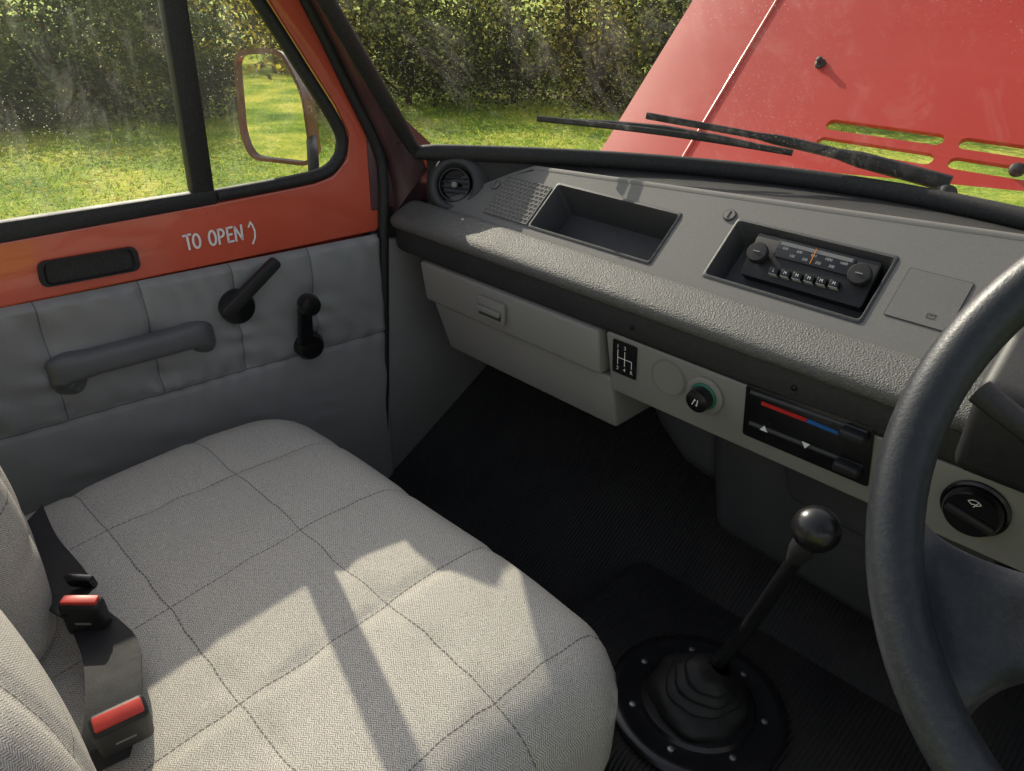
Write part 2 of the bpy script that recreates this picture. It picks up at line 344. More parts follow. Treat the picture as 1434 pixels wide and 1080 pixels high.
qg=[D(227,-230,-.014),D(303,278,-.014),D(440,252,-.014),D(466,240,-.014),D(478,215,-.014),D(474,180,-.014),D(350,-8,-.014),D(228,-190,-.014)]
mk('quarter_glass',G().add(qg,[tuple(range(8))]),'glass',door)
mk('window_divider',G().prism([D(192,-230,.004),D(228,0,.004),D(274,292,.004),D(304,286,.004),D(263,0,.004),D(229,-230,.004)],-DN*.03),'rubber',door,.004,2)
sg=G().prism([D(-300,362,.006),D(0,312,.006),D(274,270,.006),D(306,266,.006),D(306,286,.006),D(0,342,.006),D(-300,396,.006)],-DN*.02)
mk('window_seal',sg,'rubber',door,.004,2)
ql=spline([D(303,274,.0),D(380,260,.0),D(440,247,.0),D(466,233,.0),D(478,208,.0),D(472,176,.0),D(420,92,.0),D(358,-4,.0),D(232,-190,.0)],8)
mk('quarter_seal',G().tube(ql,.012,10),'rubber',door)
o=D(260,350,.003); x1=D(340,340,.003); wid=(x1-o).length; hgt=(D(262,349)-D(262,329)).length
g=G()
def let(x,wd,lines):
    return [[(x+px*wd,py) for px,py in l] for l in lines]
L=[]
L+=let(0,.12,[[(0,.97),(1,1.02)],[(.5,1),(.55,0)]])
L+=let(.145,.12,[arc(.5,.48,.48,.48,0,360,16)])
L+=let(.42,.12,[arc(.5,.5,.48,.5,10,370,16)])
L+=let(.59,.10,[[(0,0),(.05,1)],[(0,1)]+[(a,b) for a,b in arc(.35,.73,.6,.27,85,-85,8)]+[(.05,.45)]])
L+=let(.75,.09,[[(0,0),(0,1)],[(0,1),(1,1.03)],[(0,.5),(.85,.53)],[(0,0),(1,.02)]])
L+=let(.89,.12,[[(0,0),(.02,1)],[(.02,1),(.95,.02)],[(.95,.02),(1,1.05)]])
for l in L:
    l2=[(a*wid,b*hgt) for a,b in l]; g.strokes([l2],lambda x,y,d:o+DA*x+zv*y+DN*d,.0039,.0006)
oa=D(354,341,.003)
g.strokes([[(0,0),(.0055,.010),(.007,.022),(.004,.034),(.001,.039)],[(-.0035,.032),(.001,.040)]],lambda x,y,d:oa+DA*x+zv*y+DN*d,.0034,.0006)
mk('painted_lettering',g,'white',door,label='hand painted white words TO OPEN with a small curved arrow')
cup=[D(50,367,.002),D(190,344,.002),D(197,377,.002),D(57,403,.002)]
outer=rpoly(cup,.014,6); cc=sum(cup,V((0,0,0)))/4; inner=[cc+(p-cc)*.90 for p in outer]; inn2=[cc+(p-cc)*.85 for p in outer]
k=len(outer); g=G().add(outer+[p+DN*.006 for p in outer]+[p+DN*.006 for p in inner]+[p-DN*.0005 for p in inn2],[(r_*k+i,r_*k+(i+1)%k,(r_+1)*k+(i+1)%k,(r_+1)*k+i) for r_ in range(3) for i in range(k)])
cupo=mk('latch_surround',g,'blackp',door,ang=50)
mk('latch_cup',G().prism([p-DN*.0003 for p in inn2],-DN*.0008),'rubber',cupo)
def pull():
    ctr=spline([D(100,528,.006),D(90,518,.024),D(125,508,.034),D(190,491,.036),D(240,478,.034),D(276,468,.024),D(284,474,.006)],8)
    n=len(ctr); rad=[]
    for i in range(n):
        t=i/(n-1); rad.append(.0215+.010*max(0,1-t*2.8)+.006*max(0,(t-.70)/.30))
    return G().tube(ctr,rad,28,.85,(0,0,1),True,.62)
mk('door_pull',pull(),'pull',door,ang=60)
b0=D(330,428,.016); rl=mk('lever_base',G().lathe(b0,DN,[(.033,0),(.033,.012),(.029,.02),(.012,.024)],28),'gloss',door)
A=D(322,438,.05); B=D(391,366,.052); dirv=(B-A).normalized(); per=DN.cross(dirv)
hp=[A+per*.013-dirv*.012,A-per*.013-dirv*.012,B-per*.011,B+per*.011]
mk('release_lever',G().prism(rpoly(hp,.009,4),-DN*.016),'blackp',rl,.003)
b1=D(430,481,.016); wn=mk('winder_base',G().lathe(b1,DN,[(.030,0),(.030,.016),(.024,.026),(.01,.028)],28),'gloss',door)
A=D(430,484,.046); B=D(428,420,.05); per=DA
mk('winder_arm',G().prism(rpoly([A-per*.016,A+per*.016,B+per*.013,B-per*.013],.012,5),-DN*.012),'gloss',wn,.003)
mk('winder_knob',G().lathe(D(427,423,.048),DN,[(.012,0),(.020,.006),(.022,.02),(.019,.03),(.006,.033)],24),'gloss',wn)
md=ray(380,150).normalized(); mr=V((-.25,-.95,-.13)).normalized(); mn=(mr-md).normalized(); mp=atx(380,150,-1.45)
def MR(px,py,off=0): return hit(px,py,mp+mn*off,mn)
mo=rpoly([MR(325,70),MR(392,66),MR(424,128),MR(438,226),MR(428,233),MR(350,224),MR(336,190)],.028,5)
mc=sum(mo,V((0,0,0)))/len(mo); k=len(mo); mi=[mc+(p-mc)*.92 for p in mo]
g=G().add([p for p in mo]+[p for p in mi]+[p-mn*.012 for p in mi]+[mc+(p-mc)*.9-mn*.045 for p in mo],
  [(i,(i+1)%k,k+(i+1)%k,k+i) for i in range(k)]+[(k+i,k+(i+1)%k,2*k+(i+1)%k,2*k+i) for i in range(k)]+[(i,(i+1)%k,3*k+(i+1)%k,3*k+i) for i in range(k)]+[tuple(range(3*k,4*k))])
mir=mk('wing_mirror',g,'mirrorframe',door,label='dark red framed wing mirror reflecting the lawn')
mk('mirror_glass',G().prism([p-mn*.008 for p in mi],-mn*.002),'mirror',mir)
mk('mirror_bracket',G().tube(spline([MR(430,140,-.035),MR(436,190,-.03),D(438,215,-.05),D(440,250,-.03)],6),.011,10),'rubber',mir)
# ============================================================= DASHBOARD
dash=thing('dashboard','black and grey van dashboard with padded bolster, tray, glove box and heater panel','dashboard',W(-.45,1.0,-.7))
SD=V((0,1,.85)).normalized(); NP=V((0,-.85,1)).normalized(); EX=V((1,0,0))
def PP(x,y,off=0): return W(x,y,-.40+.85*(y-.975))+NP*off
P0=PP(0,.975)
def PH(px,py,off=0): return hit(px,py,P0+NP*off,NP)
def ye(x): return max(.958,min(1.067+(x+1.04)*.062,wbase(x)-.035))
xc=sorted([-1.2,-1.17,-1.14,-1.1,-1.07,-1.04,-.98,-.912,-.646,-.547,-.308,-.2,0,.2,.45]); yc=[.950,.98,.986,1.054,1.066]
tray=(-.912,-.646,.98,1.054); rad=(-.547,-.308,.986,1.066)
g=G()
for a,b in zip(xc[:-1],xc[1:]):
    def yy(x,k): return min(yc[k],ye(x)) if k<5 else ye(x)
    for k in range(5):
        mx=(a+b)/2; my=(yc[k]+(yc[k+1] if k<4 else 1.09))/2
        if any(t[0]<mx<t[1] and t[2]<my<t[3] for t in (tray,rad)): continue
        q=[PP(a,yy(a,k)),PP(b,yy(b,k)),PP(b,yy(b,k+1)),PP(a,yy(a,k+1))]
        if (q[3]-q[0]).length<1e-4 and (q[2]-q[1]).length<1e-4: continue
        g.add(q,[(0,1,2,3)])
mk('upper_panel',g,'panel',dash)
def liner(name,t,dep,mat,par_,sl=.012):
    x0,x1,y0,y1=t; e=.004
    ring=lambda ins,off,ax=0:rpoly([PP(x0+ins,y0+ins,off),PP(x1-ins,y0+ins,off),PP(x1-ins,y1-ins,off),PP(x0+ins,y1-ins,off)],.006,3)
    rs=[ring(-e,.0005),ring(-e*.5,.002),ring(0,.002),ring(.002,-.002),ring(sl,-dep)]; k=len(rs[0])
    g=G().add([p for r in rs for p in r],[(a*k+i,a*k+(i+1)%k,(a+1)*k+(i+1)%k,(a+1)*k+i) for a in range(len(rs)-1) for i in range(k)]+[tuple(range(4*k,5*k))])
    return mk(name,g,mat,par_,ang=50)
liner('storage_tray',tray,.062,'darkp',dash)
liner('radio_recess',rad,.040,'darkp',dash)
rows=[]; rows2=[]
for x in [-1.2+1.65*i/40 for i in range(41)]:
    a=PP(x,ye(x)); e=V((x,wbase(x)-.012,wz(x)+ZC-.012)); m_=a+V((0,.006,.005)); m2=a+V((0,.016,.003))
    if e.y<m2.y+.004: e.y=m2.y+.004
    rows.append([a-V((0,.002,.0015)),a+V((0,.001,.003)),m_,m2,m2+V((0,.002,-.006))]); rows2.append([m2+V((0,.001,-.004)),(m2+e)/2-V((0,0,.008)),e])
mk('top_edge',G().grid(rows),'panel',dash,ang=70)
mk('top_cover',G().grid(rows2),'topc',dash,ang=70)
# padded roll: rises a little above the fascia and drops into a narrow groove where the two meet
prof=[(.912,-.452),(.902,-.4518),(.8945,-.4495),(.890,-.445),(.8885,-.439),(.889,-.4335),(.892,-.428),(.899,-.4225),(.911,-.4165),(.927,-.410),(.941,-.4045),(.950,-.4025),(.9565,-.4035),(.9600,-.4075),(.9612,-.4150)]
pface=[(.94,-.50),(.912,-.5005),(.905,-.498),(.903,-.492),(.902,-.462),(.905,-.450)]
xsb=[-1.232,-1.230,-1.224,-1.214,-1.20]+[-1.17+1.62*i/40 for i in range(41)]
def sweep(pf):
    rows=[]
    for x in xsb:
        t=max(0,1-(x+1.232)/.032); s=math.sqrt(max(.0,1-t*t)) if t>0 else 1
        cy,cz=.935,-.45; rows.append([W(x,cy+(y-cy)*(.5+.5*s),cz+(z-cz)*(.6+.4*s)) for y,z in pf])
    g=G().grid(rows); g.f.append(tuple(range(len(pf)))); return g
bol=mk('padded_bolster',sweep(prof),'pad',dash,ang=75)
mk('bolster_face',sweep(pface),'face',dash,ang=60)
mk('bolster_groove',G().prism([PP(-1.16,.958,.0004),PP(.45,.958,.0004),PP(.45,.9655,.0004),PP(-1.16,.9655,.0004)],NP*.0003),'face',dash)
gx0,gx1,gy0,gy1=-1.033,-.920,.980,1.047
sp=mk('speaker_panel',G().prism([PP(gx0,gy0,.0008),PP(gx1,gy0,.0008),PP(gx1,gy1,.0008),PP(gx0,gy1,.0008)],NP*.0015),'gloss',dash)
g=G(); nx,nyy=11,10
for i in range(nyy+1):
    yy_=gy0+(gy1-gy0)*i/nyy; g.prism([PP(gx0-.0012,yy_-.0009,.0026),PP(gx1+.0012,yy_-.0009,.0026),PP(gx1+.0012,yy_+.0009,.0026),PP(gx0-.0012,yy_+.0009,.0026)],NP*.0005)
    if i<nyy:
        y2=gy0+(gy1-gy0)*(i+1)/nyy
        for j in range(nx+1):
            xx=min(gx1,gx0+(gx1-gx0)*(j+.5*(i%2))/nx); g.prism([PP(xx-.0011,yy_,.0024),PP(xx+.0011,yy_,.0024),PP(xx+.0011,y2,.0024),PP(xx-.0011,y2,.0024)],NP*.0005)
mk('speaker_grille',g,'panel',sp)
for px,py in ((709,239),(1022,302)):
    p=PH(px,py); p=PP(p.x,min(p.y,ye(p.x)-.011),.0004); s_=mk('screw_cap',G().lathe(p,NP,[(.0095,0),(.0095,.0016),(.0085,.0026),(.001,.0027)],24),'panel',dash)
    mk('screw_slot',G().obox(p+NP*.0027,V((1,0,0)),SD,NP,.0028,.013,.0005),'gloss',s_)
    mk('screw_ring',G().lathe(p+NP*.0002,NP,[(.0108,0),(.0108,.0008),(.0096,.0008)],24,False),'gloss',s_)
al=[PP(-.286,1.000,.0002),PP(-.206,1.000,.0002),PP(-.206,1.060,.0002),PP(-.286,1.060,.0002)]
ash=mk('ashtray_lid',G().prism(rpoly(al,.003,3),NP*.0008),'darkp',dash)
al=[PP(-.285,1.0008,.0010),PP(-.207,1.0008,.0010),PP(-.207,1.0592,.0010),PP(-.285,1.0592,.0010)]
mk('lid_face',G().prism(rpoly(al,.003,3),NP*.0004),'lid',ash)
g=G(); oo=PP(-.232,1.012,.0016); g.strokes([[(-.005,-.003),(.005,-.003),(.005,.003),(-.005,.003),(-.005,-.003)],[(-.002,.001),(.002,.001)]],lambda x,y,d:oo+EX*x+SD*y+NP*d,.0008,.0003); mk('ashtray_symbol',g,'gloss',ash)
vp=atx(634,258,-1.125); vn=(CAM-vp); vn=(vn.normalized()*.5+V((.25,-.85,.35)).normalized()).normalized()
vt=mk('air_vent',G().lathe(vp-vn*.004,vn,[(.086,-.075),(.072,-.034),(.060,-.010),(.052,-.001),(.046,.001),(.042,0),(.0385,-.006),(.037,-.02),(.001,-.03)],40,False),'darkp',dash,ang=60)
mk('vent_ball',G().lathe(vp-vn*.026,vn,[(.0365,0),(.035,.012),(.0325,.018),(.0305,.018),(.0285,.004),(.001,.003)],32),'gloss',vt)
va=V((0,0,1)).cross(vn).normalized(); vb=vn.cross(va)
g=G()
for k_ in (-.014,-.005,.005,.014):
    g.obox(vp-vn*.023+vb*k_,va,vb,vn,.054 if abs(k_)<.01 else .044,.002,.012)
mk('vent_slats',g,'blackp',vt)
mk('vent_tab',G().lathe(vp-vn*.012,vn,[(.006,0),(.006,.006),(.004,.008),(.001,.008)],16),'grey',vt)
gb=mk('glove_box',G().prism([W(-1.118,.915,-.586),W(-.652,.915,-.586),W(-.642,.932,-.690),W(-1.085,.932,-.690)],(0,.2,0)),'grey',dash,.008,3)
mk('drawer_front',G().prism([W(-1.135,.897,-.502),W(-.674,.897,-.502),W(-.666,.901,-.582),W(-1.122,.901,-.582)],(0,.05,0)),'grey',gb,.006,3)
p=aty(690,433,.897)
cq=[p+V((-.036,0,.020)),p+V((.036,0,.020)),p+V((.036,0,-.020)),p+V((-.036,0,-.020))]
ct=mk('drawer_catch',G().prism(rpoly(cq,.004,3),(0,-.007,0)),'grey',gb,.002)
mk('catch_slot',G().prism([p+V((-.029,-.0072,.001)),p+V((.029,-.0072,.001)),p+V((.029,-.0072,-.015)),p+V((-.029,-.0072,-.015))],(0,-.0006,0)),'darkp',ct)
mk('catch_lip',G().prism(rpoly([p+V((-.03,-.008,.004)),p+V((.03,-.008,.004)),p+V((.03,-.008,-.006)),p+V((-.03,-.008,-.006))],.002,2),(0,-.007,0)),'grey',ct,.002)
YP=.905
hp_=mk('switch_panel',G().prism(rpoly([W(-.664,YP,-.500),W(.40,YP,-.500),W(.40,YP+.012,-.608),W(-.650,YP+.012,-.608)],.008,4),(0,.04,0)),'grey',dash,.004,3)
HNn=V((0,-.108,-.012)).normalized(); HU=V((0,-.012,.108)).normalized()
def HN(px,py,off=0): return hit(px,py,W(0,YP,-.5)+HNn*off,HNn)
mk('panel_underside',G().box(W(-.66,.93,-.606),W(.4,1.2,-.596)),'blackp',dash)
for px,py in ((885,459),(1112,543)):
    mk('panel_screw',G().lathe(HN(px,py,.0005),HNn,[(.004,0),(.004,.002),(.001,.003)],12),'gloss',hp_)
pc=HN(875,503,.0005); pl=mk('gear_plaque',G().prism(rpoly([pc+EX*a+HU*b_ for a,b_ in((-.024,-.031),(.024,-.031),(.024,.031),(-.024,.031))],.004,3),HNn*.0015),'gloss',hp_)
g=G(); q_=pc+HNn*.0016
g.strokes([[(-.013,-.013),(-.013,.014)],[(.001,-.013),(.001,.014)],[(-.013,0),(.015,0)],[(.015,0),(.015,-.013)]],lambda x,y,d:q_+EX*x+HU*y+HNn*d,.0013,.0003)
mk('gear_pattern_lines',g,'white',pl)
for s_,x_,y_ in (('1',-.013,.0205),('3',.001,.0205),('2',-.013,-.0205),('4',.001,-.0205),('R',.015,-.0205)):
    text('gear_number',s_,q_+EX*x_+HU*y_,EX,HU,.0095,'white',pl,off=.0004)
pc=HN(936,529,.0003); mk('blanking_disc',G().lathe(pc,HNn,[(.032,0),(.032,.0012),(.0305,.0012),(.0305,.0004),(.029,.0004),(.029,.0016),(.001,.0018)],32),'grey',hp_)
pc=HN(988,553,.0003)
kn=mk('demister_switch',G().lathe(pc,HNn,[(.031,0),(.031,.004),(.028,.006),(.0225,.006),(.0225,.003),(.001,.003)],32),'grey',hp_)
mk('switch_ring',G().lathe(pc+HNn*.0035,HNn,[(.022,0),(.022,.004),(.018,.006),(.001,.006)],28),'green',kn)
mk('switch_knob',G().lathe(pc+HNn*.009,HNn,[(.0190,0),(.0195,.008),(.0180,.016),(.013,.018),(.001,.018)],28),'gloss',kn)
g=G(); q_=pc+HNn*.0272; g.strokes([[(-.0055,-.005),(-.0015,.005)],[(-.0015,.005),(-.0002,.004)],[(.0025,-.005),(.0035,.005)],[(.0025,-.005),(.001,-.004)]],lambda x,y,d:q_+EX*x+HU*y+HNn*d,.0015,.0003); mk('switch_symbol',g,'white',kn)
hq=[HN(1046,537,.0006),HN(1226,600,.0006),HN(1216,682,.0006),HN(1040,607,.0006)]
hc=mk('heater_control',G().prism(rpoly(hq,.005,3),HNn*.0015),'gloss',hp_,.0005)
g=G()
for a,b_ in (((1052,549),(1215,607)),((1050,592),(1208,655))):
    A=HN(*a,.0024); B=HN(*b_,.0024); g.tube([A,B],.0035,8)
mk('slider_track',g,'darkp',hc)
A=HN(1067,562,.0025); B=HN(1130,586,.0025); Cc=HN(1181,607,.0025); z_=HU*.006
mk('hot_strip',G().prism([A,B,B-z_,A-z_],HNn*.0008),'redmark',hc); mk('cold_strip',G().prism([B+EX*.0005,Cc,Cc-z_*.9,B+EX*.0005-z_],HNn*.0008),'bluemark',hc)
for px,py in ((1199,606),(1190,651)):
    mk('slider_knob',G().obox(HN(px,py,.003),EX,HU,HNn,.034,.015,.018),'blackp',hc,.004,3)
for px,py,s_ in ((1070,600,1),(1128,624,-1)):
    p=HN(px,py,.0065); g=G().prism([p+EX*-.006-HU*.0045*s_,p+EX*.006-HU*.0045*s_,p+HU*.005*s_],HNn*.0005); mk('arrow_mark',g,'white',hc)
pc=HN(1366,711,.0005)
wsw=mk('rotary_switch',G().lathe(pc,HNn,[(.038,0),(.038,.004),(.035,.006),(.033,.004),(.033,.012),(.030,.018),(.001,.018)],36),'gloss',hp_)
mk('rotary_grip',G().obox(pc+HNn*.018-HU*.003,V((1,0,-.2)),V((.2,0,1)),HNn,.056,.011,.006),'blackp',wsw,.003)
g=G(); q_=pc+HNn*.0185+HU*.0190; g.strokes([arc(0,-.004,.0085,.0085,145,35,10),arc(0,-.004,.003,.003,145,35,5),[(-.007,.0009),(-.0025,-.0023)],[(.007,.0009),(.0025,-.0023)],[(0,-.005),(.0035,.0025)]],lambda x,y,d:q_+EX*x+HU*y+HNn*d,.0009,.0003); mk('wiper_symbol',g,'white',wsw)
mk('heater_housing',G().prism([W(-.49,.955,-.60),W(-.06,.955,-.60),W(-.06,.975,-.86),W(-.455,.975,-.83)],(0,.25,0)),'cover',dash,.030,5)
mk('housing_flange',G().prism([W(-.36,.945,-.60),W(-.06,.945,-.60),W(-.06,.95,-.70),W(-.33,.95,-.68)],(0,.03,0)),'cover',dash,.008,3)
mk('heater_duct',G().prism([W(-.64,.985,-.60),W(-.48,.985,-.60),W(-.46,.985,-.76),W(-.54,.985,-.74),W(-.61,.985,-.68)],(0,.2,0)),'cover',dash,.035,6)
mk('instrument_binnacle',G().prism([W(-.13,.84,-.47),W(-.13,.83,-.36),W(-.13,.90,-.315),W(-.13,1.02,-.31),W(-.13,1.02,-.47)],(.5,0,0)),'blackp',dash,.015,3)
# ============================================================= RADIO (face stands a little steeper than the fascia)
radio=thing('car_radio','old black push button car radio with two knobs and tuning dial','radio',PP(-.42,1.02,-.03))
RN=(NP*.93+V((0,-1,0))*.36).normalized()
RU=EX.cross(RN)*-1 if (EX.cross(RN)).z<0 else EX.cross(RN)
RO=PP(-.42,1.024,-.014)
def RP(px,py,off=0): return hit(px,py,RO+RN*off,RN)
xa,xb=-.508,-.322
yb=(RP(1130,410)-RO).dot(RU); yt_=(RP(1145,346)-RO).dot(RU)
RO0=V((0,RO.y,RO.z))
rb=[RO0+EX*a+RU*b_ for a,b_ in ((xa,yb),(xb,yb),(xb,yt_),(xa,yt_))]
mk('radio_body',G().prism(rpoly(rb,.004,3),-RN*.022),'blackp',radio,.0015)
for px,py in ((1064,358),(1206,389)):
    p=RP(px,py,0); k_=mk('radio_knob',G().lathe(p,RN,[(.010,0),(.010,.005),(.0160,.007),(.0160,.014),(.0142,.0165),(.001,.017)],32),'blackp',radio)
    mk('knob_mark',G().obox(p+RN*.0172,EX,RU,RN,.010,.0018,.0005),'grey',k_)
c0=RP(1139,363,.0004)
dl=mk('tuning_dial',G().prism(rpoly([c0+EX*a+RU*b_ for a,b_ in((-.058,-.011),(.058,-.011),(.058,.015),(-.058,.015))],.003,3),RN*.003),'dial',radio,.0008)
mk('dial_scale',G().prism([c0+RN*.0032+EX*a+RU*b_ for a,b_ in((-.054,.0080),(.054,.0080),(.054,.0135),(-.054,.0135))],RN*.0003),'dialscale',dl)
for i,s_ in enumerate(('530','600','800','1000','1600')): text('dial_number',s_,c0+EX*(-.044+.022*i)+RU*.0038+RN*.003,EX,RU,.0056,'numeral',dl,off=.0006)
for i,s_ in enumerate(('150','200','250','300')): text('dial_number',s_,c0+EX*(-.030+.02*i)-RU*.005+RN*.003,EX,RU,.0056,'numeral',dl,off=.0006)
mk('tuning_needle',G().prism([c0+RN*.0038+EX*a+RU*b_ for a,b_ in((-.0008,-.009),(.0004,-.009),(.0004,.0145),(-.0008,.0145))],RN*.0006),'orange',dl)
b0=RP(1086,383,0); b5=RP(1170,401,0)
for i in range(6):
    p=b0+(b5-b0)*(i/5); bt=mk('preset_button',G().obox(p,EX,RU,RN,.0140,.010,.011),'gloss',radio,.0015)
    mk('button_edge',G().obox(p-RU*.0052,EX,RU,RN,.0125,.0006,.0105),'numeral',bt)
    text('button_letter','M' if i else 'L',p+RN*.0111,EX,RU,.0064,'white',bt,off=.0004)
# ============================================================= STEERING WHEEL (fit)
tg=[(1430,392),(1352,497),(1287,615),(1255,740),(1255,800),(1275,920),(1320,1020),(1360,1075)]
def cost(p):
    cx,cy,cz,be=p; pts=[]
    e2=V((0,math.cos(be),math.sin(be))); cc=W(cx,cy,cz)
    for j in range(100,300,4):
        a=R_(j); q=proj(cc+EX*(.2*math.cos(a))+e2*(.2*math.sin(a))); pts.append(q)
    s=0
    for u,v in tg: s+=min((u-a)**2+(v-b)**2 for a,b in pts)
    return s+ (be-R_(50))**2*300+ (cx-.09)**2*2000
rg=random.Random(3); best=[.09,.52,-.38,R_(50)]; bc=cost(best); stp=[.05,.05,.05,.2]
for it in range(1500):
    q=[b_+rg.gauss(0,1)*s_ for b_,s_ in zip(best,stp)]
    if not R_(25)<q[3]<R_(75): continue
    k_=cost(q)
    if k_<bc: best,bc=q,k_
    if it%250==249: stp=[s_*.55 for s_ in stp]
cx,cy,cz,be=best
WC=W(cx,cy,cz); E2=V((0,math.cos(be),math.sin(be))); WN=V((0,-math.sin(be),math.cos(be)))
sw=thing('steering_wheel','dark blue grey steering wheel with thick rim and broad spokes','steering wheel',WC)
def wp(rr,a,off=0): return WC+EX*(rr*math.cos(R_(a)))+E2*(rr*math.sin(R_(a)))+WN*off
g=G(); nseg=96; nt_=16; vs=[]
for i in range(nseg):
    for j in range(nt_):
        t=2*math.pi*j/nt_; vs.append(wp(.2+.0150*math.cos(t),360*i/nseg,.0165*math.sin(t)))
g.add(vs,[(i*nt_+j,((i+1)%nseg)*nt_+j,((i+1)%nseg)*nt_+(j+1)%nt_,i*nt_+(j+1)%nt_) for i in range(nseg) for j in range(nt_)])
mk('rim',g,'wheel',sw,ang=180)
mk('hub',G().lathe(WC-WN*.05,WN,[(.05,-.03),(.062,0),(.064,.03),(.05,.042),(.02,.046),(.001,.046)],32),'wheel',sw)
def spoke(mir):
    up=[(1256,660),(1276,706),(1306,742),(1350,768),(1400,788),(1450,804),(1510,822),(1580,846)]
    lo=[(1322,1046),(1338,1034),(1352,1012),(1372,990),(1402,970),(1446,957),(1510,954),(1580,960)]
    rows=[]; n=len(up); up2=spline([hit(*p,WC,WN) for p in up],4); lo2=spline([hit(*p,WC,WN) for p in lo],4); K=len(up2)
    for i in range(K):
        t=i/(K-1); row=[]; sink=-.004-.020*math.sin(math.pi*min(1,t*1.1))**1.2
        for sgn in (1,-1):
            for j in (range(13) if sgn==1 else range(11,0,-1)):
                u=j/12; a=up2[i]+(lo2[i]-up2[i])*u
                h_=math.sin(math.pi*u)**.45; dish=-.006*math.sin(math.pi*u)**2*min(1,t*3) if sgn==1 else 0
                row.append(a+WN*(sink+sgn*.012*h_+dish))
        row.append(row[0]); rows.append(row)
    if mir: rows=[[WC-EX*((p-WC).dot(EX))+E2*((p-WC).dot(E2))+WN*((p-WC).dot(WN)) for p in r] for r in rows]
    mk('spoke',G().grid(rows),'wheel',sw,ang=120)
spoke(False); spoke(True)
colm=thing('steering_column','black plastic steering column shroud with stalk behind the steering wheel','steering column',WC-WN*.1)
mk('column_shroud',G().lathe(WC-WN*.09,-WN,[(.045,0),(.052,.02),(.052,.3),(.04,.32)],24),'blackp',colm)
mk('indicator_stalk',G().tube([WC-WN*.13+V((.0,0,0)),WC-WN*.13+V((-.12,.02,.01)),aty(1372,548,WC.y+.14)],[.007,.008,.010],12),'blackp',colm)
# ============================================================= GEAR LEVER
gl=thing('gear_lever','tall black gear lever with round knob and rubber gaiter in oval floor plate','gear lever',atz(975,985,-.98))
gc=atz(975,985,-.978); g=G()
g.lathe(gc,zv,[(.136,0),(.136,.003),(.131,.007),(.118,.008),(.112,.006),(.09,.006),(.085,.011),(.068,.013)],48)
mk('floor_plate',g,'gloss',gl)
for i in range(7):
    a=R_(24+51.4*i); mk('plate_screw',G().lathe(gc+V((.101*math.cos(a),.101*math.sin(a),.006)),zv,[(.005,0),(.005,.002),(.001,.003)],12),'steel',gl)
KN=CAM+ray(1143,741)*.00080
tp=gc+V((0,0,.02)); ax=(KN-tp).normalized()
pr=[(.076,.0),(.079,.005),(.076,.018),(.069,.026),(.060,.030),(.056,.033),(.059,.037),(.057,.042),(.048,.045),(.045,.048),(.048,.052),(.046,.057),(.037,.060),(.034,.063),(.037,.067),(.034,.071),(.025,.075),(.018,.084),(.015,.104)]
n=40; vs=[]
for r_,h_ in pr:
    r_*=.95
    t=h_/.105; o_=gc+zv*(h_*1.0+.010)*(1-t*.2)+ax*(h_*.3*t)+ (V((ax.x,ax.y,0))*h_*.9*t)
    axx=(zv*(1-t)+ax*t).normalized(); a=axx.orthogonal().normalized(); b_=axx.cross(a)
    for j in range(n):
        q=2*math.pi*j/n; rr=r_*(1+.05*math.sin(3*q+9*t)+.03*math.sin(5*q-8*t)+.015*math.sin(9*q+4*t)); vs.append(o_+(a*math.cos(q)+b_*math.sin(q))*rr+zv*(.003*math.sin(2*q+6*t)))
g=G().add(vs,[(i*n+j,i*n+(j+1)%n,(i+1)*n+(j+1)%n,(i+1)*n+j) for i in range(len(pr)-1) for j in range(n)])
mk('gaiter',g,'boot',gl,ang=80)
mk('lever_rod',G().tube([gc+zv*.05,gc+(KN-gc)*.5,KN],[.011,.010,.009],12),'gloss',gl)
mk('knob_collar',G().lathe(KN-ax*.045,ax,[(.009,-.02),(.014,0),(.015,.02),(.012,.03)],18),'blackp',gl)
pk=[(.0001+.027*math.sin(math.pi*i/16),-.0255*math.cos(math.pi*i/16)) for i in range(17)]
mk('gear_knob',G().lathe(KN,ax,pk,28,False),'gloss',gl)
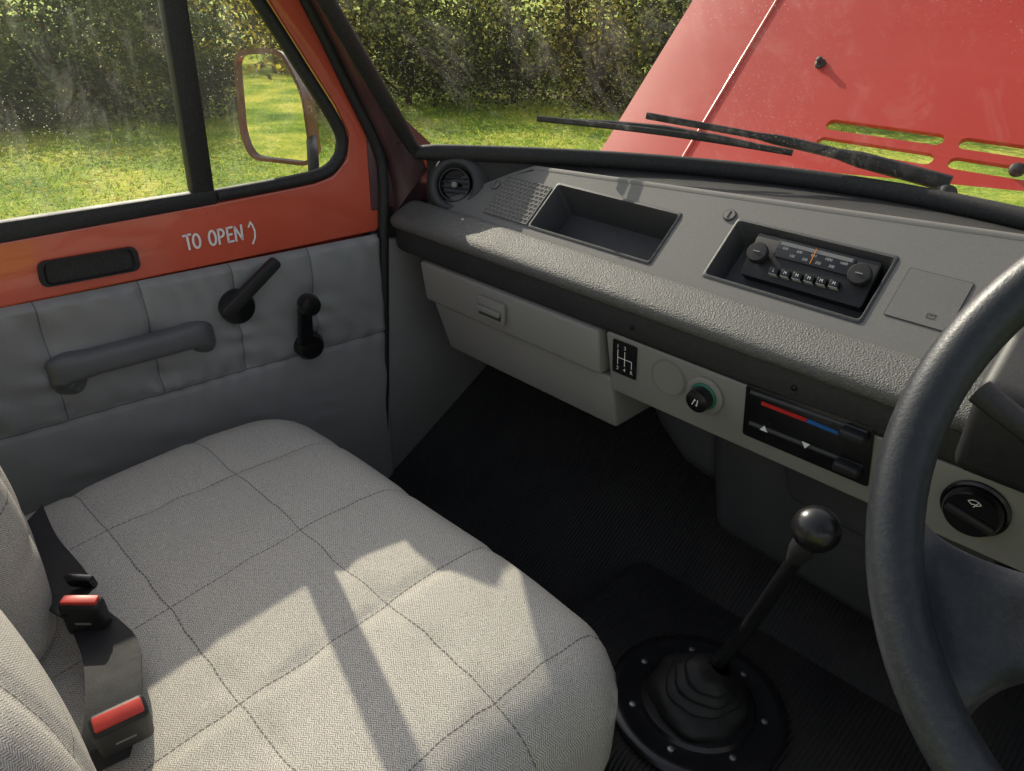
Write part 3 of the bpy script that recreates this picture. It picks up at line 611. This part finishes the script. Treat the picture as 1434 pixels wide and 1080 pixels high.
# ============================================================= SEAT
def offs(L,r,res):
    e=[r*(1-math.cos(k/6*math.pi/2)) for k in range(7)]; n=max(2,int((L-2*r)/res))
    return e+[r+(L-2*r)*i/n for i in range(1,n)]+[L-v for v in reversed(e)]
def cushion(x0,x1,y0,y1,R,r,zf,depth,res,frm):
    cx_,cy_=(x0+x1)/2,(y0+y1)/2; hx,hy=(x1-x0)/2,(y1-y0)/2; rows=[]
    X=offs(x1-x0,r,res); Y=offs(y1-y0,r,res)
    for b_ in Y:
        row=[]
        for a in X:
            x,y=x0+a,y0+b_; qx=abs(x-cx_)-hx+R; qy=abs(y-cy_)-hy+R; d=math.hypot(max(qx,0),max(qy,0))+min(max(qx,qy),0)-R
            if d>0:
                L=math.hypot(qx,qy); qx,qy=qx/L*R,qy/L*R; d=0
                x=cx_+math.copysign(qx+hx-R,x-cx_); y=cy_+math.copysign(qy+hy-R,y-cy_)
            e=-d; dr=r-math.sqrt(max(0,r*r-(r-e)**2)) if e<r else 0
            row.append((x,y,zf(x,y)-dr))
        rows.append(row)
    g=G().grid([[frm(*p) for p in q] for q in rows])
    ny_=len(rows); nx_=len(rows[0]); idx=[(0,j) for j in range(nx_)]+[(i,nx_-1) for i in range(1,ny_)]+[(ny_-1,j) for j in range(nx_-2,-1,-1)]+[(i,0) for i in range(ny_-2,0,-1)]
    top=[rows[i][j] for i,j in idx]; k=len(top); low=[(p[0]*1+0,p[1],p[2]-depth) for p in top]
    o=len(g.v); g.v+=[frm(*p) for p in low]; g.f+=[(idx[i][0]*nx_+idx[i][1],idx[(i+1)%k][0]*nx_+idx[(i+1)%k][1],o+(i+1)%k,o+i) for i in range(k)]; return g
sx0,sx1,sy0,sy1=-1.205,-.325,-.06,.615
def seam(v,list_): return min(abs(v-q) for q in list_)
SX=[-1.0,-.8,-.6,-.4]; SY=[0,.2,.4]
def zf(x,y):
    d=min(seam(x,SX),seam(y,SY)); z=-.737+.032*math.sin(min(1,max(0,y/.46))*math.pi/2)
    z-=.13*max(0,(y-.42))**1.5
    z-=.32*max(0,abs(x+.765)-.22)**2
    return z-.0030*math.exp(-(d/.010)**2)+.004*math.sin(7*x+3)*math.sin(9*y)+.002*math.sin(19*x+11*y)+.0018*math.sin(60*x+35*y+2*math.sin(21*y))*math.exp(-d/.022)
bench=thing('bench_seat','grey herringbone cloth double passenger bench seat with stitched squares','seat',W(-.76,.3,-1.1))
g=cushion(sx0,sx1,sy0,sy1,.11,.085,zf,.08,.0075,lambda x,y,z:W(x,y,z))
cu=mk('seat_cushion',g,'rubber',bench,ang=120)
cu.data.materials[0]=fabric('seat_cloth',cu.location.x,cu.location.y)
for xcn,hw,y0_,rc,nm in ((-1.01,.205,.088,10,'far'),(-.575,.205,.022,9,'near')):
    rec=R_(rc); bu=V((0,-math.sin(rec),math.cos(rec))); bn=V((0,math.cos(rec),math.sin(rec)))
    org=W(xcn,y0_,-.80)
    def bz(x,y):
        return .062*math.sin(min(1,max(0,y/.56))*math.pi)**.85-.6*x*x-.004*math.exp(-(min(seam(x,[-.1,.1]),seam(y,[.2,.4]))/.011)**2)
    g=cushion(-hw,hw,0,.60,.10,.07,bz,.06,.010,lambda x,y,z,o=org:o+EX*x+bu*y+bn*z)
    bk=mk('backrest',g,'rubber',bench,ang=120)
    bk.data.materials[0]=fabric('backrest_cloth_'+nm,.1,0,True,.2,('X','Z'),.65)
# ============================================================= SEAT BELTS
def ribbon(pairs,th=.0022):
    L=spline([a for a,b_ in pairs],6); Rr=spline([b_ for a,b_ in pairs],6); n=len(L); up=V((0,0,th))
    g=G(); vs=[]
    for a,b_ in zip(L,Rr): vs+=[a,b_,b_+up,a+up]
    fs=[(4*i+j,4*i+(j+1)%4,4*i+4+(j+1)%4,4*i+4+j) for i in range(n-1) for j in range(4)]+[(0,1,2,3),(4*n-4,4*n-3,4*n-2,4*n-1)]
    return g.add(vs,fs)
def buckle(par_,pa,pb,z,dep,ln,lean):
    A=atz(*pa,z); B=atz(*pb,z); w_=(B-A); wd=w_.length; w_.normalize(); c_=(A+B)/2
    a_=(V((0,0,1))+lean); a_=(a_-w_*a_.dot(w_)*.6).normalized(); t_=w_.cross(a_).normalized()
    if t_.dot(CAM-c_)<0: t_=-t_
    a_=t_.cross(w_).normalized()
    if a_.z<0: a_=-a_
    c_=c_-t_*dep/2
    b_=mk('buckle',G().obox(c_-a_*ln,w_,t_,a_,wd*1.08,dep,ln),'blackp',par_,.006,4)
    mk('release_button',G().obox(c_-a_*.003,w_,t_,a_,wd*.92,dep*.62,.007),'redbtn',b_,.002)
    mk('buckle_mark',G().obox(c_-a_*ln*.55+t_*(dep/2),w_,a_,t_,wd*.4,ln*.06,.0006),'grey',b_)
b1=thing('seat_belt','black lap belt and buckle with red button beside the door side backrest','seat belt',atz(100,860,-.7))
mk('webbing',ribbon([(atz(26,745,-.68),atz(60,708,-.68)),(atz(34,792,-.69),atz(80,752,-.69)),(atz(60,846,-.685),atz(114,793,-.685)),(atz(90,868,-.67),atz(134,822,-.67))]),'web',b1)
buckle(b1,(79,851),(134,851),-.655,.020,.052,V((.25,.15,0)))
mk('buckle_tongue',G().obox(atz(118,820,-.67),V((.8,.6,0)),V((-.6,.8,.2)),V((0,-.2,1)),.036,.010,.018),'gloss',b1,.003)
b2=thing('seat_belt','black belt strap and red topped buckle lying by the nearer backrest','seat belt',atz(160,1000,-.7))
mk('webbing',ribbon([(atz(100,882,-.70),atz(140,848,-.70)),(atz(116,925,-.694),atz(191,893,-.694)),(atz(120,975,-.692),atz(199,948,-.692)),(atz(116,1030,-.70),atz(197,1000,-.70)),(atz(100,1100,-.72),atz(182,1060,-.72))]),'web',b2)
buckle(b2,(132,1036),(208,1000),-.640,.024,.075,V((.45,-.1,0)))
# ============================================================= BONNET
BN=V((0,-1,1)).normalized(); BS=V((0,1,1)).normalized(); BO=W(0,1.42,-.347)
def BH(px,py):
    p=hit(px,py,BO,BN)-BO; return (p.x,p.dot(BS))
def BW(x,s,off=0): return BO+EX*x+BS*s+BN*off
bon=thing('bonnet','open coral red bonnet with cooling slots standing up beyond the windscreen','bonnet',BW(-.35,.02))
cu_=bpy.data.curves.new('b','CURVE'); cu_.dimensions='2D'; cu_.fill_mode='BOTH'
def addsp(pts):
    s=cu_.splines.new('POLY'); s.points.add(len(pts)-1); s.use_cyclic_u=True
    for i,p in enumerate(pts): s.points[i].co=(p[0],p[1],0,1)
xl=-.892; bot=[BH(950,222),BH(1080,234),BH(1250,250),BH(1434,268)]; bot[0]=(xl,bot[0][1])
addsp([(xl,.86),(xl,bot[0][1])]+bot[1:]+[(.2,.05),(.40,.0),(.40,.86)])
slots=[]
s1a=BH(1152,183); s1b=BH(1328,186); s2a=BH(1166,212); s2b=BH(1312,213); hh=(BH(1240,177)[1]-BH(1240,193)[1])/2
dx=s1b[0]-s1a[0]; gap=BH(1348,190)[0]-s1b[0]
for i in range(3):
    x0=s1a[0]+i*(dx+gap); sm=(s1a[1]+s1b[1])/2; sn=(s2a[1]+s2b[1])/2
    for ss in (sm,sn):
        y0_=ss; pts=[(x0+hh+hh*math.cos(R_(t)),y0_+hh*math.sin(R_(t))) for t in range(90,271,20)]+[(x0+dx-hh+hh*math.cos(R_(t)),y0_+hh*math.sin(R_(t))) for t in range(-90,91,20)]
        slots.append(pts); addsp(pts)
ob=bpy.data.objects.new('b',cu_); COL.objects.link(ob); bpy.context.view_layer.update()
me=bpy.data.meshes.new_from_object(ob.evaluated_get(bpy.context.evaluated_depsgraph_get())); bpy.data.objects.remove(ob)
g=G().add([BW(v.co.x,v.co.y) for v in me.vertices],[tuple(p.vertices) for p in me.polygons])
sb=bot[0][1]
rows=[]
for i in range(9):
    t=i/8; x_=xl-.22*t; rows.append([BW(x_,sb-.03*t+(.86-sb)*j/6,-.002*t-.006*t*t) for j in range(7)])
g.grid(rows)
rows=[[BW(xl-.22,sb-.03+(.86-sb)*j/6,-.008-q) for j in range(7)] for q in (0,.02)]
g.grid(rows)
for pts in slots:
    k=len(pts); g.add([BW(*p) for p in pts]+[BW(p[0],p[1],-.010) for p in pts],[(i,(i+1)%k,k+(i+1)%k,k+i) for i in range(k)])
mk('bonnet_panel',g,'bonnet',bon,ang=60)
mk('crease_ridge',G().tube([BW(xl,sb,.0),BW(xl,.86,.0)],.004,10),'red',bon)
p=BW(*BH(1149,90)); mk('washer_jet',G().lathe(p,BN,[(.011,0),(.011,.004),(.006,.008),(.006,.016),(.001,.018)],16),'rubber',bon)
p=BW(*BH(1424,240)); mk('bonnet_stop',G().lathe(p,BN,[(.012,0),(.012,.008),(.007,.014),(.001,.015)],12),'rubber',bon)
# ============================================================= WIPERS
def WS(px,py,off):
    d=ray(px,py).normalized(); lo,hi=.8,1.9
    def side(t):
        q=CAM+d*t; z=q.z-ZC; x=q.x; tt=(z-wz(x))/(.28-wz(x)); xb=(x+.36)/(1-.12*tt)-.36 if abs(1-.12*tt)>1e-3 else x
        return q.y-(wbase(xb)-.46*tt+off)
    for _ in range(40):
        mid=(lo+hi)/2
        if side(mid)>0: hi=mid
        else: lo=mid
    return CAM+d*lo
def wiper(label,b0_,b1_,mid,piv,bends):
    t=thing('windscreen_wiper',label,'wiper',WS(*piv,.02))
    bl=[WS(b0_[0]+(b1_[0]-b0_[0])*i/10,b0_[1]+(b1_[1]-b0_[1])*i/10+bends*math.sin(math.pi*i/10),.012) for i in range(11)]
    mk('blade',G().tube(bl,.0055,8,.6),'rubber',t)
    br=[WS(b0_[0]+(b1_[0]-b0_[0])*u,b0_[1]+(b1_[1]-b0_[1])*u-8*math.sin(math.pi*u),.03) for u in (.15,.3,.5,.7,.85)]
    mk('blade_bracket',G().tube(br,[.004,.006,.008,.006,.004],8,.7),'blackp',t)
    A=WS(*mid,.04); B=WS(*piv,.03); M1=WS(mid[0]+(piv[0]-mid[0])*.5,mid[1]+(piv[1]-mid[1])*.45-3,.045)
    mk('arm',G().tube(spline([A,M1,B],8),[.006]*7+[.009]*4+[.013]*6,10,.7),'blackp',t)
    mk('pivot_cap',G().lathe(B-V((0,.01,.02)),V((0,.5,.8)),[(.016,0),(.016,.012),(.012,.018),(.001,.02)],16),'blackp',t)
wiper('black wiper lying across the windscreen in front of the red bonnet',(752,166),(1110,214),(905,162),(1330,258),-4)
# ============================================================= OUTSIDE
gr=G()
gr.add([V((-300,-300,0)),V((300,-300,0)),V((300,300,0)),V((-300,300,0))],[(0,1,2,3)])
tag(mk('ground',gr,'lawn'),kind='structure')
rg=random.Random(11)
vs=[];fs=[]
def sector(rmin,rmax,a0,a1):
    a=R_(rg.uniform(a0,a1)); d=math.sqrt(rg.uniform(rmin**2,rmax**2)); return -math.sin(a)*d,math.cos(a)*d
for i in range(38000):
    x_,y_=sector(3.2,13,20,100); h_=rg.uniform(.03,.07); a=rg.uniform(0,6.28); wv=.006; dx_,dy_=math.cos(a)*wv,math.sin(a)*wv; lx,ly=rg.gauss(0,.04),rg.gauss(0,.04)
    o=len(vs); vs+=[(x_-dx_,y_-dy_,0),(x_+dx_,y_+dy_,0),(x_+lx,y_+ly,h_)]; fs.append((o,o+1,o+2))
def rawmesh(name,vs,fs,mat,parent=None,loc=(0,0,0)):
    me=bpy.data.meshes.new(name); me.from_pydata([V(v)-V(loc) for v in vs],[],fs); me.materials.append(mt[mat]); o=bpy.data.objects.new(name,me); COL.objects.link(o); o.location=loc; par(o,parent); return o
tag(rawmesh('grass',vs,fs,'blade'),'short sunlit green grass of the lawn','grass',kind='stuff')
vs=[];fs=[]
for i in range(3500):
    x_,y_=sector(4,12.5,25,95); s_=rg.uniform(.015,.035); a=rg.uniform(0,6.28); z_=rg.uniform(.03,.06)
    u=V((math.cos(a),math.sin(a),rg.uniform(-.4,.4)))*s_; v_=V((-math.sin(a),math.cos(a),rg.uniform(-.4,.4)))*s_*.6; p=V((x_,y_,z_)); o=len(vs)
    vs+=[p-u,p+v_,p+u,p-v_]; fs.append((o,o+1,o+2,o+3))
tag(rawmesh('fallen_leaves',vs,fs,'fallen'),'yellow fallen leaves scattered over the lawn','leaves',kind='stuff')
def shrub(name,label,cat,x_,y_,hgt,rad,nl,ls,mat,twigs=14,group=None,low=.1):
    t=thing(name,label,cat,(x_,y_,0),group)
    cl=[]
    for i in range(twigs):
        a=rg.uniform(0,6.28); rr=rad*math.sqrt(rg.random())*.9; z_=hgt*rg.uniform(low+.1,.92); f=1-.45*(z_/hgt)**2
        cl.append((V((x_+rr*f*math.cos(a),y_+rr*f*math.sin(a),z_)),rg.uniform(.14,.34)))
    g=G(); g.tube([V((x_,y_,-.05)),V((x_+.05,y_,hgt*.35)),V((x_,y_+.06,hgt*.7))],[.06*hgt/2,.045*hgt/2,.015],7)
    for q,_ in cl:
        b_=V((x_,y_,hgt*rg.uniform(.02,.35))); m_=(b_+q)/2+V((rg.gauss(0,.1),rg.gauss(0,.1),.12)); g.tube([b_,m_,q,q+V((rg.gauss(0,.15),rg.gauss(0,.15),.25))],[.022,.015,.009,.003],5)
        for k in range(3):
            e=q+V((rg.gauss(0,.3),rg.gauss(0,.3),rg.gauss(.05,.25))); g.tube([m_,(m_+e)/2+V((0,0,.05)),e],[.008,.006,.002],4)
    mk('trunk',g,'bark',t)
    vs=[];fs=[]
    for i in range(nl):
        q,sp_=cl[rg.randrange(len(cl))]; sg=rad*sp_; p=q+V((rg.gauss(0,sg),rg.gauss(0,sg),rg.gauss(0,sg*.7)))
        if p.z<.05: p.z=rg.uniform(.05,.3)
        u=V((rg.gauss(0,1),rg.gauss(0,1),rg.gauss(0,.7))).normalized()*ls*rg.uniform(.6,1.3); v_=u.cross(V((rg.gauss(0,1),rg.gauss(0,1),rg.gauss(0,1)))).normalized()*u.length*.55; o=len(vs)
        vs+=[p-u,p+v_*.9,p+u,p-v_]; fs.append((o,o+1,o+2,o+3))
    rawmesh('crown',vs,fs,mat,t,(x_,y_,hgt/2))
def pol(a,d): return -math.sin(R_(a))*d,math.cos(R_(a))*d
front=[(84,11.8,1.55,1.3,6000,.048,'holly','dark evergreen bush seen at the left edge of the side window'),
(74.5,12.0,1.75,1.35,7200,.048,'holly','dense dark evergreen bush filling the door window'),
(66,11.8,1.6,1.1,5000,.044,'holly','dark green bush just left of the window divider'),
(59.5,11.8,1.8,1.0,3800,.042,'yellow','yellow leaved bush seen through the quarter window behind the mirror'),
(52,12.4,1.7,1.2,4600,.044,'olive','olive bush seen between the mirror and the pillar'),
(44.5,12.6,1.7,1.2,4400,.040,'olive','olive thicket at the left corner of the windscreen'),
(38.5,12.8,1.8,1.1,4200,.038,'brown','brown thicket with pale leaves in the middle of the clear windscreen'),
(32,13.0,1.8,1.2,4400,.044,'olive','olive bush beside the left edge of the raised bonnet'),
(24,13.5,2.0,1.3,2600,.05,'holly','dark bush hidden mostly behind the raised bonnet')]
for a,d,h_,r_,nl,ls,mm,lb in front:
    x_,y_=pol(a,d); shrub('shrub',lb,'bush',x_,y_,h_,r_,nl,ls,mm,22,low=-.08)
back=[(88,15.5,2.4,1.9,'holly'),(79,15.8,2.5,1.9,'olive'),(70,15.5,2.3,1.9,'brown'),(62,15.2,2.5,1.9,'yellow'),(55,15.8,2.6,1.9,'brown'),(47.5,16,2.7,1.9,'olive'),(41,16.2,2.8,1.9,'yellow'),(34.5,16.5,3,2,'olive'),(27,16.8,3,2,'brown'),(19,17,3,2,'olive')]
for a,d,h_,r_,mm in back:
    x_,y_=pol(a,d); shrub('tree','tree in the wood edge standing behind the front row of bushes','tree',x_,y_,h_,r_,4200,.07,mm,26,'trees behind the bushes',low=-.1)
for i,(x_,y_) in enumerate(((-2.5,-15),(-5.5,-15.5),(-8.5,-15),(.5,-16))):
    shrub('tree','yellow autumn tree across the lawn, seen only in the wing mirror','tree',x_,y_,4.5,1.9,3000,.1,'yellow',24,'trees seen in the mirror',low=-.1)
